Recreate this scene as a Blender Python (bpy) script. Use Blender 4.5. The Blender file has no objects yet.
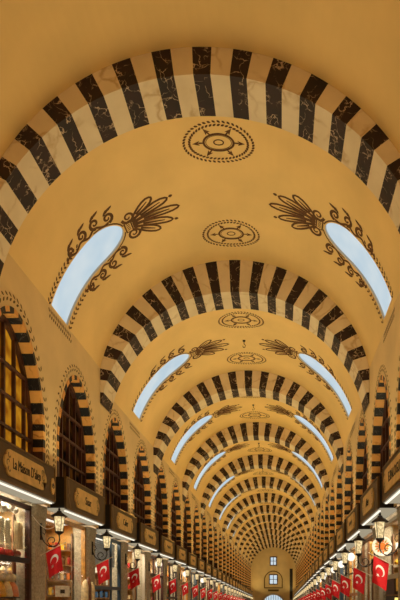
import bpy, math, random
from math import sin, cos, pi, radians as RAD, sqrt
from mathutils import Vector, Matrix
random.seed(7)
S = bpy.context.scene
COL = S.collection
EYE = 1.65
XL, XR = -5.05, 2.47          # inner faces of the two long walls
CX, W = -1.29, 3.76           # centre line and half width of the hall
R_OUT = 3.85                  # barrel vault radius
END = 93.06
D1, BAY = 8.95, 6.4           # first cross arch and the bay length
SHOP0, SP = 11.73, 3.2        # shop pillars
floor_dz = lambda y: -.024*max(0, y-11.73)     # the street falls gently away from the camera
WIN0 = 10.47                  # first wall window
THICK = 0.9                   # depth of the cross arches

# ------------------------------------------------------------------ materials
def lin(c):
    return tuple((x/255/12.92 if x/255 <= .04045 else ((x/255+.055)/1.055)**2.4) for x in c)+(1,)
def new_mat(name):
    m = bpy.data.materials.new(name); m.use_nodes = True
    nt = m.node_tree; b = nt.nodes['Principled BSDF']
    return m, nt, b
def mat(name, c, rough=.6, metal=0, var=.0, scale=8, emit=None, es=0, bump=0, spec=.5):
    m, nt, b = new_mat(name)
    b.inputs['Base Color'].default_value = lin(c)
    b.inputs['Roughness'].default_value = rough
    b.inputs['Metallic'].default_value = metal
    b.inputs['Specular IOR Level'].default_value = spec
    if var or bump:
        tc = nt.nodes.new('ShaderNodeTexCoord')
        n = nt.nodes.new('ShaderNodeTexNoise'); n.inputs['Scale'].default_value = scale
        n.inputs['Detail'].default_value = 5
        nt.links.new(tc.outputs['Object'], n.inputs['Vector'])
        if var:
            r = nt.nodes.new('ShaderNodeValToRGB')
            a = [max(0, x*(1-var)) for x in c]; d = [min(255, x*(1+var)) for x in c]
            r.color_ramp.elements[0].position = .3; r.color_ramp.elements[1].position = .7
            r.color_ramp.elements[0].color = lin(a); r.color_ramp.elements[1].color = lin(d)
            nt.links.new(n.outputs['Fac'], r.inputs['Fac']); nt.links.new(r.outputs['Color'], b.inputs['Base Color'])
        if bump:
            bp = nt.nodes.new('ShaderNodeBump'); bp.inputs['Strength'].default_value = bump
            bp.inputs['Distance'].default_value = .02
            nt.links.new(n.outputs['Fac'], bp.inputs['Height']); nt.links.new(bp.outputs['Normal'], b.inputs['Normal'])
    if emit:
        b.inputs['Emission Color'].default_value = lin(emit); b.inputs['Emission Strength'].default_value = es
    return m
def marble(name, base, base2, vein, width, scale=1.6, rough=.45):
    m, nt, b = new_mat(name); L = nt.links; N = nt.nodes
    tc = N.new('ShaderNodeTexCoord')
    n1 = N.new('ShaderNodeTexNoise'); n1.inputs['Scale'].default_value = scale*1.3; n1.inputs['Detail'].default_value = 6
    L.new(tc.outputs['Object'], n1.inputs['Vector'])
    mx = N.new('ShaderNodeMix'); mx.data_type = 'VECTOR'; mx.inputs[0].default_value = .42
    L.new(tc.outputs['Object'], mx.inputs[4]); L.new(n1.outputs['Color'], mx.inputs[5])
    v = N.new('ShaderNodeTexVoronoi'); v.feature = 'DISTANCE_TO_EDGE'; v.inputs['Scale'].default_value = scale*2.6
    L.new(mx.outputs[1], v.inputs['Vector'])
    r = N.new('ShaderNodeValToRGB'); e = r.color_ramp.elements
    e[0].position = 0; e[0].color = (1, 1, 1, 1); e[1].position = width; e[1].color = (0, 0, 0, 1)
    L.new(v.outputs['Distance'], r.inputs['Fac'])
    n2 = N.new('ShaderNodeTexNoise'); n2.inputs['Scale'].default_value = scale*2; L.new(tc.outputs['Object'], n2.inputs['Vector'])
    r3 = N.new('ShaderNodeValToRGB'); r3.color_ramp.elements[0].position = .42; r3.color_ramp.elements[1].position = .6
    L.new(n2.outputs['Fac'], r3.inputs['Fac'])
    mul = N.new('ShaderNodeMath'); mul.operation = 'MULTIPLY'
    L.new(r.outputs['Color'], mul.inputs[0]); L.new(r3.outputs['Color'], mul.inputs[1])
    r2 = N.new('ShaderNodeValToRGB'); r2.color_ramp.elements[0].position = .35; r2.color_ramp.elements[1].position = .65
    r2.color_ramp.elements[0].color = lin(base); r2.color_ramp.elements[1].color = lin(base2)
    L.new(n1.outputs['Fac'], r2.inputs['Fac'])
    m3 = N.new('ShaderNodeMix'); m3.data_type = 'RGBA'
    L.new(mul.outputs[0], m3.inputs[0]); L.new(r2.outputs['Color'], m3.inputs[6]); m3.inputs[7].default_value = lin(vein)
    L.new(m3.outputs[2], b.inputs['Base Color']); b.inputs['Roughness'].default_value = rough
    return m
def emission(name, c, s, c2=None, scale=3):
    m = bpy.data.materials.new(name); m.use_nodes = True; nt = m.node_tree; nt.nodes.clear()
    o = nt.nodes.new('ShaderNodeOutputMaterial'); e = nt.nodes.new('ShaderNodeEmission')
    e.inputs[0].default_value = lin(c); e.inputs[1].default_value = s
    if c2:
        tc = nt.nodes.new('ShaderNodeTexCoord'); n = nt.nodes.new('ShaderNodeTexNoise'); n.inputs['Scale'].default_value = scale
        r = nt.nodes.new('ShaderNodeValToRGB'); r.color_ramp.elements[0].position = .38; r.color_ramp.elements[1].position = .62
        r.color_ramp.elements[0].color = lin(c); r.color_ramp.elements[1].color = lin(c2)
        nt.links.new(tc.outputs['Object'], n.inputs['Vector']); nt.links.new(n.outputs['Fac'], r.inputs['Fac'])
        nt.links.new(r.outputs['Color'], e.inputs[0])
    nt.links.new(e.outputs[0], o.inputs[0]); return m
def glass_mat(name, tint=(255, 255, 255), refl=.08):
    m = bpy.data.materials.new(name); m.use_nodes = True; nt = m.node_tree; nt.nodes.clear()
    o = nt.nodes.new('ShaderNodeOutputMaterial'); t = nt.nodes.new('ShaderNodeBsdfTransparent'); g = nt.nodes.new('ShaderNodeBsdfGlossy')
    t.inputs[0].default_value = lin(tint); g.inputs['Roughness'].default_value = .05
    x = nt.nodes.new('ShaderNodeMixShader'); x.inputs[0].default_value = refl
    nt.links.new(t.outputs[0], x.inputs[1]); nt.links.new(g.outputs[0], x.inputs[2]); nt.links.new(x.outputs[0], o.inputs[0]); return m
PLASTER = (234, 200, 132)
M = dict(
    vault=mat('ochre_plaster', PLASTER, .8, var=.035, scale=.7, bump=.05),
    wall=mat('beige_plaster', (228, 201, 148), .85, var=.04, scale=.9, bump=.08),
    endwall=mat('pale_plaster', (225, 200, 150), .85, var=.03, scale=.9),
    dark=marble('dark_marble', (24, 9, 8), (44, 18, 13), (206, 180, 150), .04, 2.5, .65),
    light=marble('cream_marble', (216, 196, 160), (230, 212, 178), (196, 168, 124), .07, 1.1),
    wdark=marble('black_marble', (11, 10, 14), (20, 16, 20), (128, 118, 112), .022, 3.0),
    wlight=marble('honey_marble', (224, 160, 80), (236, 178, 98), (190, 124, 54), .06, 1.4),
    paint=mat('brown_paint', (92, 58, 24), .8, var=.15, scale=6),
    paintfade=mat('faded_brown_paint', (104, 80, 40), .85, var=.12, scale=6),
    sky=emission('daylit_glass', (196, 216, 228), 0.92, (216, 228, 233), 1.0),
    frame=mat('pale_frame', (190, 180, 160), .6),
    wood=mat('red_brown_wood', (62, 28, 14), .5, var=.25, scale=9),
    wood2=mat('dark_wood', (48, 26, 16), .5, var=.25, scale=9),
    gold=mat('gilded_wood', (170, 120, 48), .45, var=.2, scale=7),
    amber=emission('amber_lit_glass', (206, 140, 30), .75, (150, 86, 14), 3.0),
    dim=emission('dim_glass', (120, 70, 22), .28, (18, 9, 6), 2.2),
    board=mat('bronze_board', (88, 66, 30), .55, var=.08, scale=5),
    rim=mat('bronze_edge', (118, 90, 46), .5, var=.1, scale=5),
    black=mat('black_metal', (16, 14, 14), .55),
    iron=mat('black_iron', (28, 22, 20), .45, .3),
    plaque=mat('cream_plaque', (232, 196, 124), .55, var=.06, scale=6),
    ink=mat('brown_letters', (58, 46, 34), .6),
    white=mat('white_panel', (236, 234, 226), .6), soffit=emission('soffit_glow', (240, 224, 190), .42),  # soffit brightness is put in as its own glow; nothing backlights it
    strip=emission('white_light', (255, 246, 226), 1.15),
    lampglass=emission('lamp_glow', (255, 228, 170), 1.15, (186, 156, 108), 16),
    stone=mat('speckled_stone', (164, 152, 128), .7, var=.16, scale=22, bump=.1),
    stonecap=mat('pale_stone', (196, 182, 156), .7, var=.12, scale=14),
    flag=mat('red_cloth', (206, 16, 26), .8, var=.06, scale=5),
    fwhite=mat('white_cloth', (244, 238, 232), .8),
    pole=mat('pale_pole', (205, 190, 165), .5),
    floor=mat('stone_floor', (120, 104, 84), .5, var=.15, scale=2),
    shopback=mat('shop_plaster', (186, 152, 100), .7, var=.3, scale=5),
    shopamber=mat('amber_board', (216, 164, 88), .6, var=.2, scale=3),
    shelf=mat('shelf_wood', (112, 74, 38), .5, var=.15, scale=8),
    shutter=mat('blue_grey_metal', (176, 188, 202), .4, .15, var=.1, scale=4),
    bluepost=mat('blue_paint', (38, 58, 74), .4),
    glass=glass_mat('shop_glass'),
    globe=emission('globe_glow', (255, 246, 226), 1.3),
    net=mat('pale_rope', (236, 234, 208), .9, var=.12, scale=16),
)
PAL = dict(red=(176, 30, 26), cream=(226, 206, 160), yellow=(232, 178, 48), green=(84, 112, 56), white=(232, 228, 216),
           orange=(214, 112, 36), brown=(104, 62, 34), pink=(222, 110, 120), blue=(64, 100, 140), gold=(190, 146, 60))
for k, v in PAL.items(): M['g_'+k] = mat('goods_'+k, v, .45, var=.12, scale=14)

# ------------------------------------------------------------------ mesh builder
class MB:
    def __init__(s): s.v = []; s.f = []; s.m = []
    def quad(s, pts, mi=0):
        n = len(s.v); s.v += [tuple(p) for p in pts]; s.f.append(tuple(range(n, n+len(pts)))); s.m.append(mi); return s
    def box(s, x0, x1, y0, y1, z0, z1, mi=0, skip=()):
        n = len(s.v)
        s.v += [(x0, y0, z0), (x1, y0, z0), (x1, y1, z0), (x0, y1, z0), (x0, y0, z1), (x1, y0, z1), (x1, y1, z1), (x0, y1, z1)]
        for k, f in enumerate([(0, 3, 2, 1), (4, 5, 6, 7), (0, 1, 5, 4), (1, 2, 6, 5), (2, 3, 7, 6), (3, 0, 4, 7)]):
            if k in skip: continue
            s.f.append(tuple(n+i for i in f)); s.m.append(mi)
        return s
    def tube(s, pts, r, mi=0, n=8, cap=True):
        pts = [Vector(p) for p in pts]; rs = r if isinstance(r, (list, tuple)) else [r]*len(pts)
        base = len(s.v); up = None
        for i, p in enumerate(pts):
            t = (pts[min(i+1, len(pts)-1)]-pts[max(i-1, 0)]).normalized()
            if up is None: up = t.orthogonal().normalized()
            up = (up-t*up.dot(t)).normalized(); sd = t.cross(up)
            for k in range(n):
                a = 2*pi*k/n; s.v.append(tuple(p+(up*cos(a)+sd*sin(a))*rs[i]))
        for i in range(len(pts)-1):
            for k in range(n):
                a = base+i*n+k; b = base+i*n+(k+1) % n
                s.f.append((a, b, b+n, a+n)); s.m.append(mi)
        if cap:
            s.f.append(tuple(base+k for k in range(n))[::-1]); s.m.append(mi)
            e = base+(len(pts)-1)*n; s.f.append(tuple(e+k for k in range(n))); s.m.append(mi)
        return s
    def lathe(s, prof, c=(0, 0, 0), mi=0, n=12, sx=1, sy=1, rot=0):
        base = len(s.v)
        for r, z in prof:
            for k in range(n):
                a = 2*pi*k/n+rot; s.v.append((c[0]+r*cos(a)*sx, c[1]+r*sin(a)*sy, c[2]+z))
        for i in range(len(prof)-1):
            for k in range(n):
                a = base+i*n+k; b = base+i*n+(k+1) % n
                s.f.append((a, b, b+n, a+n)); s.m.append(mi)
        s.f.append(tuple(base+k for k in range(n))[::-1]); s.m.append(mi)
        e = base+(len(prof)-1)*n; s.f.append(tuple(e+k for k in range(n))); s.m.append(mi)
        return s
    def mesh(s, name, mats, smooth=False):
        me = bpy.data.meshes.new(name); me.from_pydata(s.v, [], s.f)
        for m in mats: me.materials.append(m)
        me.polygons.foreach_set('material_index', s.m)
        if smooth: me.polygons.foreach_set('use_smooth', [True]*len(s.f))
        me.update(); return me
    def build(s, name, mats, parent=None, smooth=False, loc=(0, 0, 0)):
        if not isinstance(mats, (list, tuple)): mats = [mats]
        return link(name, s.mesh(name, mats, smooth), parent, loc)
def link(name, data, parent=None, loc=(0, 0, 0)):
    o = bpy.data.objects.new(name, data); COL.objects.link(o); o.location = loc
    if parent: o.parent = parent
    return o
def tag(o, label, cat, group=None):
    o['label'] = label; o['category'] = cat
    if group: o['group'] = group
    return o
def struct(o): o['kind'] = 'structure'; return o
def empty(name, loc=(0, 0, 0)):
    return link(name, None, None, loc)
def children_of(o): return list(KIDS.get(o.name, []))
def clone(src, loc, scale=None):
    r = src.copy(); COL.objects.link(r); r.location = loc
    if scale: r.scale = scale
    def rec(a, b):
        for ch in a.children:
            c = ch.copy(); COL.objects.link(c); c.parent = b; rec(ch, c)
    rec(src, r)
    return r
NTH = ['first', 'second', 'third', 'fourth', 'fifth', 'sixth', 'seventh', 'eighth', 'ninth', 'tenth', 'eleventh', 'twelfth',
       'thirteenth', 'fourteenth', 'fifteenth', 'sixteenth', 'seventeenth', 'eighteenth', 'nineteenth', 'twentieth']+\
      ['twenty-'+w for w in ['first', 'second', 'third', 'fourth', 'fifth', 'sixth', 'seventh', 'eighth', 'ninth']]+['thirtieth', 'thirty-first']
SIDE = {-1: 'left', 1: 'right'}
def wx(s): return XL if s < 0 else XR

# ------------------------------------------------------------------ cross arches
def arch_y(k): return D1+BAY*k
def ce(k): return EYE+[5.09, 5.53, 5.07][k] if k < 3 else EYE+5.05     # extrados centre height
def ci(k): return EYE+(4.69 if k < 2 else 4.42)
R_IN = 3.8
def arch_ray(k, a):
    c, sn = cos(a), sin(a); zc = ce(k); d = ci(k)-zc
    lim = (W-.004)/abs(c) if abs(c) > 1e-6 else 99
    bq = sn*d; tin = bq+sqrt(max(0, bq*bq-d*d+R_IN**2))
    to = min(R_OUT-.002, lim); ti = min(tin, lim-.001, to)
    return (CX+ti*c, zc+ti*sn), (CX+to*c, zc+to*sn)
def cross_arch(k):
    mb = MB(); y0 = arch_y(k); y1 = y0+(THICK if k else .78)
    segs = []
    a = -7.5; n = 0
    # dark voussoirs centred on multiples of ten degrees from the crown
    for i in range(-1, 20):
        c = 90+(i-9)*10
        segs.append((c-2.35, c+2.35, 0)); segs.append((c+2.35, c+7.65, 1))
    for a0, a1, mi in segs:
        if a0 < -4 or a1 > 184: continue
        st = 2
        for q in range(st):
            b0 = RAD(a0+(a1-a0)*q/st); b1 = RAD(a0+(a1-a0)*(q+1)/st)
            (xi0, zi0), (xo0, zo0) = arch_ray(k, b0); (xi1, zi1), (xo1, zo1) = arch_ray(k, b1)
            mb.quad([(xi0, y0, zi0), (xo0, y0, zo0), (xo1, y0, zo1), (xi1, y0, zi1)], mi)
            mb.quad([(xi0, y0, zi0), (xi1, y0, zi1), (xi1, y1, zi1), (xi0, y1, zi0)], mi)
            mb.quad([(xi0, y1, zi0), (xi1, y1, zi1), (xo1, y1, zo1), (xo0, y1, zo0)], mi)
    o = mb.build('striped_arch', [M['dark'], M['light']])
    w = 'wide striped brown and cream marble arch spanning the vault nearest the camera' if k == 0 else \
        f'striped brown and cream marble arch across the vault, {NTH[k]} from the camera'
    tag(o, w, 'arch', 'striped marble arches across the vault')
for k in range(14): cross_arch(k)

# ------------------------------------------------------------------ vault with skylights and painting
A0 = math.acos(W/R_OUT)
def vault_c(k): return ce(min(max(k, 0)+1, 14)) if k >= 0 else ce(0)
def vp(k, a, y, off=0.0):
    """point on the vault of bay k; a = angle from the +X horizontal"""
    r = R_OUT-off
    return (CX+r*cos(a), y, vault_c(k)+r*sin(a))
SK_HW = .46
def sk_range(s, k=0):
    d = 0 if k <= 0 else 1
    return (RAD(12.9+4.2*d), RAD(51.5+8.7*d)) if s < 0 else (RAD(15.0+3.2*d), RAD(53.0+7.5*d))
def sk_y(k): return arch_y(k)+3.62
def sk_c(k, s, b):
    b0, b1 = sk_range(s, k); return sk_y(k)+.30*min(1.45, max(-.1, (b-b0)/(b1-b0)))-.03
def sk_half(s, b, k):
    b0, b1 = sk_range(s, k); cap = RAD(11)
    if b < b0 or b > b1: return -1
    if b < b1-cap: return SK_HW
    t = (b-(b1-cap))/cap
    return SK_HW*sqrt(max(0, 1-t*t))
def vault_strip(mb, k, y0, y1, a_from, a_to, n):
    for i in range(n):
        a = a_from+(a_to-a_from)*i/n; b = a_from+(a_to-a_from)*(i+1)/n
        mb.quad([vp(k, a, y0), vp(k, a, y1), vp(k, b, y1), vp(k, b, y0)])
def build_vault(k):
    y0 = arch_y(k)+THICK*.5 if k >= 0 else -7.0
    y1 = min(arch_y(k+1)+THICK*.5, END) if k >= 0 else arch_y(0)+THICK*.5
    mb = MB(); sky = k >= 0 and k < 13
    if not sky:
        vault_strip(mb, k, y0, y1, A0, pi-A0, 64)
    else:
        yc = sk_y(k)
        for s in (-1, 1):
            b0, b1 = sk_range(s, k)
            rows = [A0]+[b0+(b1-RAD(11)-b0)*i/10 for i in range(11)]+[b1-RAD(11)+RAD(11)*sin(pi/2*i/12) for i in range(1, 13)]+\
                   [b1+(pi/2-b1)*i/12 for i in range(1, 13)]
            P = (lambda b, y, o=0: vp(k, b if s > 0 else pi-b, y, o))
            for i in range(len(rows)-1):
                p, q = rows[i], rows[i+1]
                if p >= b0-1e-6 and q <= b1+1e-6:
                    hp, hq = sk_half(s, min(max(p, b0), b1), k), sk_half(s, min(q, b1-1e-7), k)
                    yp, yq = sk_c(k, s, p), sk_c(k, s, q)
                    mb.quad([P(p, y0), P(p, yp-hp), P(q, yq-hq), P(q, y0)])
                    mb.quad([P(p, yp+hp), P(p, y1), P(q, y1), P(q, yq+hq)])
                else:
                    mb.quad([P(p, y0), P(p, y1), P(q, y1), P(q, y0)])
    o = mb.build('ceiling', M['vault'], smooth=True); struct(o)
    return o
def skylight(k, s, idx):
    b0, b1 = sk_range(s, k); yc = sk_y(k)
    rows = [b0+(b1-RAD(11)-b0)*i/10 for i in range(11)]+[b1-RAD(11)+RAD(11)*sin(pi/2*i/12) for i in range(1, 13)]
    P = (lambda b, y, o=0: vp(k, b if s > 0 else pi-b, y, o))
    e = struct(empty(f'window_{idx}', P(b0, yc)));
    off = Vector(P(b0, yc))
    L = (lambda p: tuple(Vector(p)-off))
    pm, fm = MB(), MB()
    for i in range(len(rows)-1):
        p, q = rows[i], rows[i+1]; hp, hq = sk_half(s, min(p, b1), k), sk_half(s, min(q, b1-1e-7), k)
        yp, yq = sk_c(k, s, p), sk_c(k, s, q)
        pm.quad([L(P(p, yp-hp, -.05)), L(P(p, yp+hp, -.05)), L(P(q, yq+hq, -.05)), L(P(q, yq-hq, -.05))])
        for g in (-1, 1):
            fm.quad([L(P(p, yp+g*hp)), L(P(q, yq+g*hq)), L(P(q, yq+g*hq, -.05)), L(P(p, yp+g*hp, -.05))])
    y_ = sk_c(k, s, b0); fm.quad([L(P(b0, y_-SK_HW)), L(P(b0, y_+SK_HW)), L(P(b0, y_+SK_HW, -.05)), L(P(b0, y_-SK_HW, -.05))])
    pm.build('pane', M['sky'], e); fm.build('window_frame', M['frame'], e)

def leaf2(cx, cy, ang, l, w):
    l *= 1.12; w *= 1.55
    pts = [(-.5, 0), (-.2, .42), (.2, .38), (.5, 0), (.2, -.38), (-.2, -.42)]
    return [(cx+l*x*cos(ang)-w*y*sin(ang), cy+l*x*sin(ang)+w*y*cos(ang)) for x, y in pts]
def ribbon2(pts, w0, w1=None):
    """flat painted stroke: list of quads in the plane"""
    out = []; n = len(pts); w1 = w0 if w1 is None else w1; L = []; Rr = []
    for i, (x, y) in enumerate(pts):
        a = pts[max(0, i-1)]; b = pts[min(n-1, i+1)]; dx, dy = b[0]-a[0], b[1]-a[1]; d = math.hypot(dx, dy) or 1
        w = (w0+(w1-w0)*i/(n-1))*.85
        L.append((x-dy/d*w, y+dx/d*w)); Rr.append((x+dy/d*w, y-dx/d*w))
    for i in range(n-1): out.append([L[i], L[i+1], Rr[i+1], Rr[i]])
    return out
def spiral2(cx, cy, r0, r1, a0, a1, n=22):
    return [(cx+(r0+(r1-r0)*t/n)*cos(a0+(a1-a0)*t/n), cy+(r0+(r1-r0)*t/n)*sin(a0+(a1-a0)*t/n)) for t in range(n+1)]
def scroll_art():
    """painted surround of a skylight; u along the hall, v up the curve from the skylight's foot"""
    q = []
    TOP = 2.59
    for g in (-1, 1):
        v = -.12
        while v < 1.5:                                    # leaf chain
            q.append(leaf2(g*(SK_HW+.085), v, g*.9+pi/2, .10, .04)); q.append(leaf2(g*(SK_HW+.17), v+.03, -g*.9+pi/2, .10, .04))
            v += .125
        q += ribbon2([(g*(SK_HW+.035), -.1), (g*(SK_HW+.035), 1.6)], .012)
        # running vine with scrolls on each flank
        hw = lambda v: SK_HW if v < 1.85 else SK_HW*sqrt(max(0, 1-((v-1.85)/.74)**2))
        q += ribbon2([(g*(hw(1.0+1.35*t/26)+.10+.045*sin(t*.75)), 1.0+1.35*t/26) for t in range(27)], .035)
        for v0, r, sg in ((1.22, .10, 1), (1.62, .135, -1), (2.02, .14, 1), (2.36, .14, -1)):
            cu = g*(hw(v0)+.12+r)
            a0_ = pi if g > 0 else 0
            q += ribbon2(spiral2(cu, v0, r, .02, a0_, a0_+g*sg*2.6*pi), .05, .022)
            for t in range(3):
                q.append(leaf2(cu+g*(r+.03+.02*t), v0-.02+.07*t, pi/2-g*(.8-.2*t), .17, .045))
        # arc hugging the rounded head
        q += ribbon2([(g*(SK_HW+.04)*cos(t*pi/16), 1.9+(TOP-1.9+.05)*sin(t*pi/16)) for t in range(0, 8)], .02)
        q += ribbon2(spiral2(g*.27, TOP+.22, .025, .17, -g*pi/2+(0 if g > 0 else 0), -g*pi/2+g*3*pi), .02, .045)
    # cartouche with a few strokes
    q += ribbon2([(-.15, TOP+.07), (.15, TOP+.07), (.17, TOP+.24), (-.17, TOP+.24), (-.15, TOP+.07)], .025)
    for t in range(5): q += ribbon2([(-.1+.05*t, TOP+.11), (-.11+.05*t, TOP+.2)], .014)
    # fan of petals
    for i in range(-2, 3):
        a = pi/2-i*.29; l = 1.18-.13*abs(i)-.05*i*i; w = .115
        bx, by = i*.065, TOP+.27; pts = []
        for t in range(17):
            f = t/16*2*pi; d = l*(.5-.5*cos(f)); o = w*sin(f)*(.35+.65*min(1, d/l*1.2))
            pts.append((bx+d*cos(a)-o*sin(a), by+d*sin(a)+o*cos(a)))
        q += ribbon2(pts, .034)
        q += ribbon2([(bx+l*.25*cos(a), by+l*.25*sin(a)), (bx+l*.8*cos(a), by+l*.8*sin(a))], .04, .015)
        if i % 2: q.append(leaf2(bx+(l+.09)*cos(a), by+(l+.09)*sin(a), a, .1, .06))
    return q
def foot_art():
    q = []
    u = -.6
    while u <= .6:
        q.append(leaf2(u, -.14, pi/2+.5, .1, .038)); q.append(leaf2(u+.04, -.26, pi/2-.5, .1, .038)); u += .1
    return q
def medallion_art():
    q = []; A, B = .76, .53      # half width across the hall, half length along it
    for n, f, l in ((46, .95, .075), (46, .80, .075)):
        for i in range(n):
            t = 2*pi*i/n; tx, ty = -A*sin(t), B*cos(t)
            q.append(leaf2(A*f*cos(t), B*f*sin(t), math.atan2(ty, tx)+(.6 if f > .9 else -.6), l*1.05, .036))
    ring = lambda a, b, w: ribbon2([(a*cos(2*pi*i/40), b*sin(2*pi*i/40)) for i in range(41)], w)
    q += ring(.31, .21, .028); q += ring(.265, .175, .008); q += ring(.10, .065, .016)
    for i in range(6):
        t = pi/6+i*pi/3-pi/6; cx, cy = cos(t), sin(t)
        q += ribbon2([(.30*cx, .205*cy), (.42*cx, .29*cy)], .02)
        dx, dy = A*.42*cx/.76*1.25, B*.42*cy/.53*.85; an = math.atan2(.29*cy, .42*cx)
        p = (.44*cx, .30*cy)
        q.append([(p[0]+.11*cos(an), p[1]+.11*sin(an)), (p[0]+.075*cos(an+2.2), p[1]+.075*sin(an+2.2)), (p[0]-.01*cos(an), p[1]-.01*sin(an)), (p[0]+.075*cos(an-2.2), p[1]+.075*sin(an-2.2))])
    return q
SCROLL, FOOT, MEDAL = scroll_art(), foot_art(), medallion_art()
win_idx = 1
for k in range(-1, 14):
    c = build_vault(k)
    if k < 0: continue
    if k < 13:
        for s in (-1, 1):
            skylight(k, s, win_idx); win_idx += 1
            b0, b1_ = sk_range(s, k); off_ = (b1_-b0)*R_OUT-2.59; mb = MB(); yc = sk_y(k)
            P = (lambda u, v: vp(k, (b0+v/R_OUT) if s > 0 else pi-(b0+v/R_OUT), sk_c(k, s, b0+v/R_OUT)+u, .004))
            for poly in SCROLL:
                if all(v > -.1 for _, v in poly): mb.quad([P(u, v+off_*min(1, max(0, v)/1.5)) for u, v in poly])
            mb.build('painted_scrollwork', M['paint'], c)
            mb = MB(); z0 = vault_c(k)+R_OUT*sin(A0)
            for poly in FOOT: mb.quad([(wx(s)-s*.005, yc+u, z0+v+.02) for u, v in poly])
            mb.build('painted_leaf_band', M['paintfade'], c)
        for yy in ((2.42, 5.28) if k < 13 else ()):
            mb = MB(); y = arch_y(k)+yy
            for poly in MEDAL: mb.quad([vp(k, pi/2-u/R_OUT, y+v, .004) for u, v in poly])
            mb.build('painted_medallion', M['paint'], c)
for k in range(1, 13):
    mb = MB(); z = vault_c(k)+R_OUT
    mb.lathe([(.05, 0), (.05, -.03), (.015, -.04), (.012, -.14)], (0, 0, 0), n=8)
    mb.tube([(0, 0, -.12), (.05, 0, -.17), (.03, 0, -.24), (-.03, 0, -.24), (-.04, 0, -.19)], .012, n=6)
    tag(mb.build('ceiling_hook', M['iron'], loc=(CX, arch_y(k)+3.85, z)),
        f'small dark iron hook under the crown of the vault, {NTH[k-1]} from the camera', 'hook', 'hooks along the vault crown')

# ------------------------------------------------------------------ long walls with arched windows
WR, WSPR, WRISE = 1.29, EYE+3.5, 1.94
WBASE = EYE+2.55
def wtop(y):
    k = 0
    if y < arch_y(0)+THICK*.5: return ce(0)+R_OUT*sin(A0)
    k = int((y-(arch_y(0)+THICK*.5))//BAY); return vault_c(min(k, 14))+R_OUT*sin(A0)
def w_ext(y): return .3*int(-floor_dz(y)/.3+.35)
for s in (-1, 1):
    X = wx(s); mb = MB(); zb = EYE+1.95
    cuts = [-7.0]
    centers = [WIN0+SP*j for j in range(-5, 26)]
    for c in centers:
        cuts += [c-WR*cos(pi*i/32) for i in range(33)]
    cuts += [arch_y(k)+THICK*.5 for k in range(15)]+[END]
    cuts = sorted(set(round(c, 5) for c in cuts if -7 <= c <= END))
    def hole(y):
        for c in centers:
            if abs(y-c) < WR: return WSPR+WRISE*max(0, 1-((y-c)/WR)**2)**.65
        return None
    for a, b in zip(cuts, cuts[1:]):
        m = (a+b)/2; zt = wtop(m); zb = EYE+1.95+floor_dz(m); inside = hole(m) is not None
        if inside:
            ha = hole(a+1e-6) or WSPR; hb = hole(b-1e-6) or WSPR
            mb.quad([(X, a, ha), (X, b, hb), (X, b, zt), (X, a, zt)])
            mb.quad([(X, a, zb), (X, b, zb), (X, b, WBASE-w_ext(min(centers, key=lambda c: abs(c-m)))), (X, a, WBASE-w_ext(min(centers, key=lambda c: abs(c-m))))])
        else:
            mb.quad([(X, a, zb), (X, b, zb), (X, b, zt), (X, a, zt)])
    struct(mb.build('wall_'+SIDE[s], M['wall']))

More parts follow.
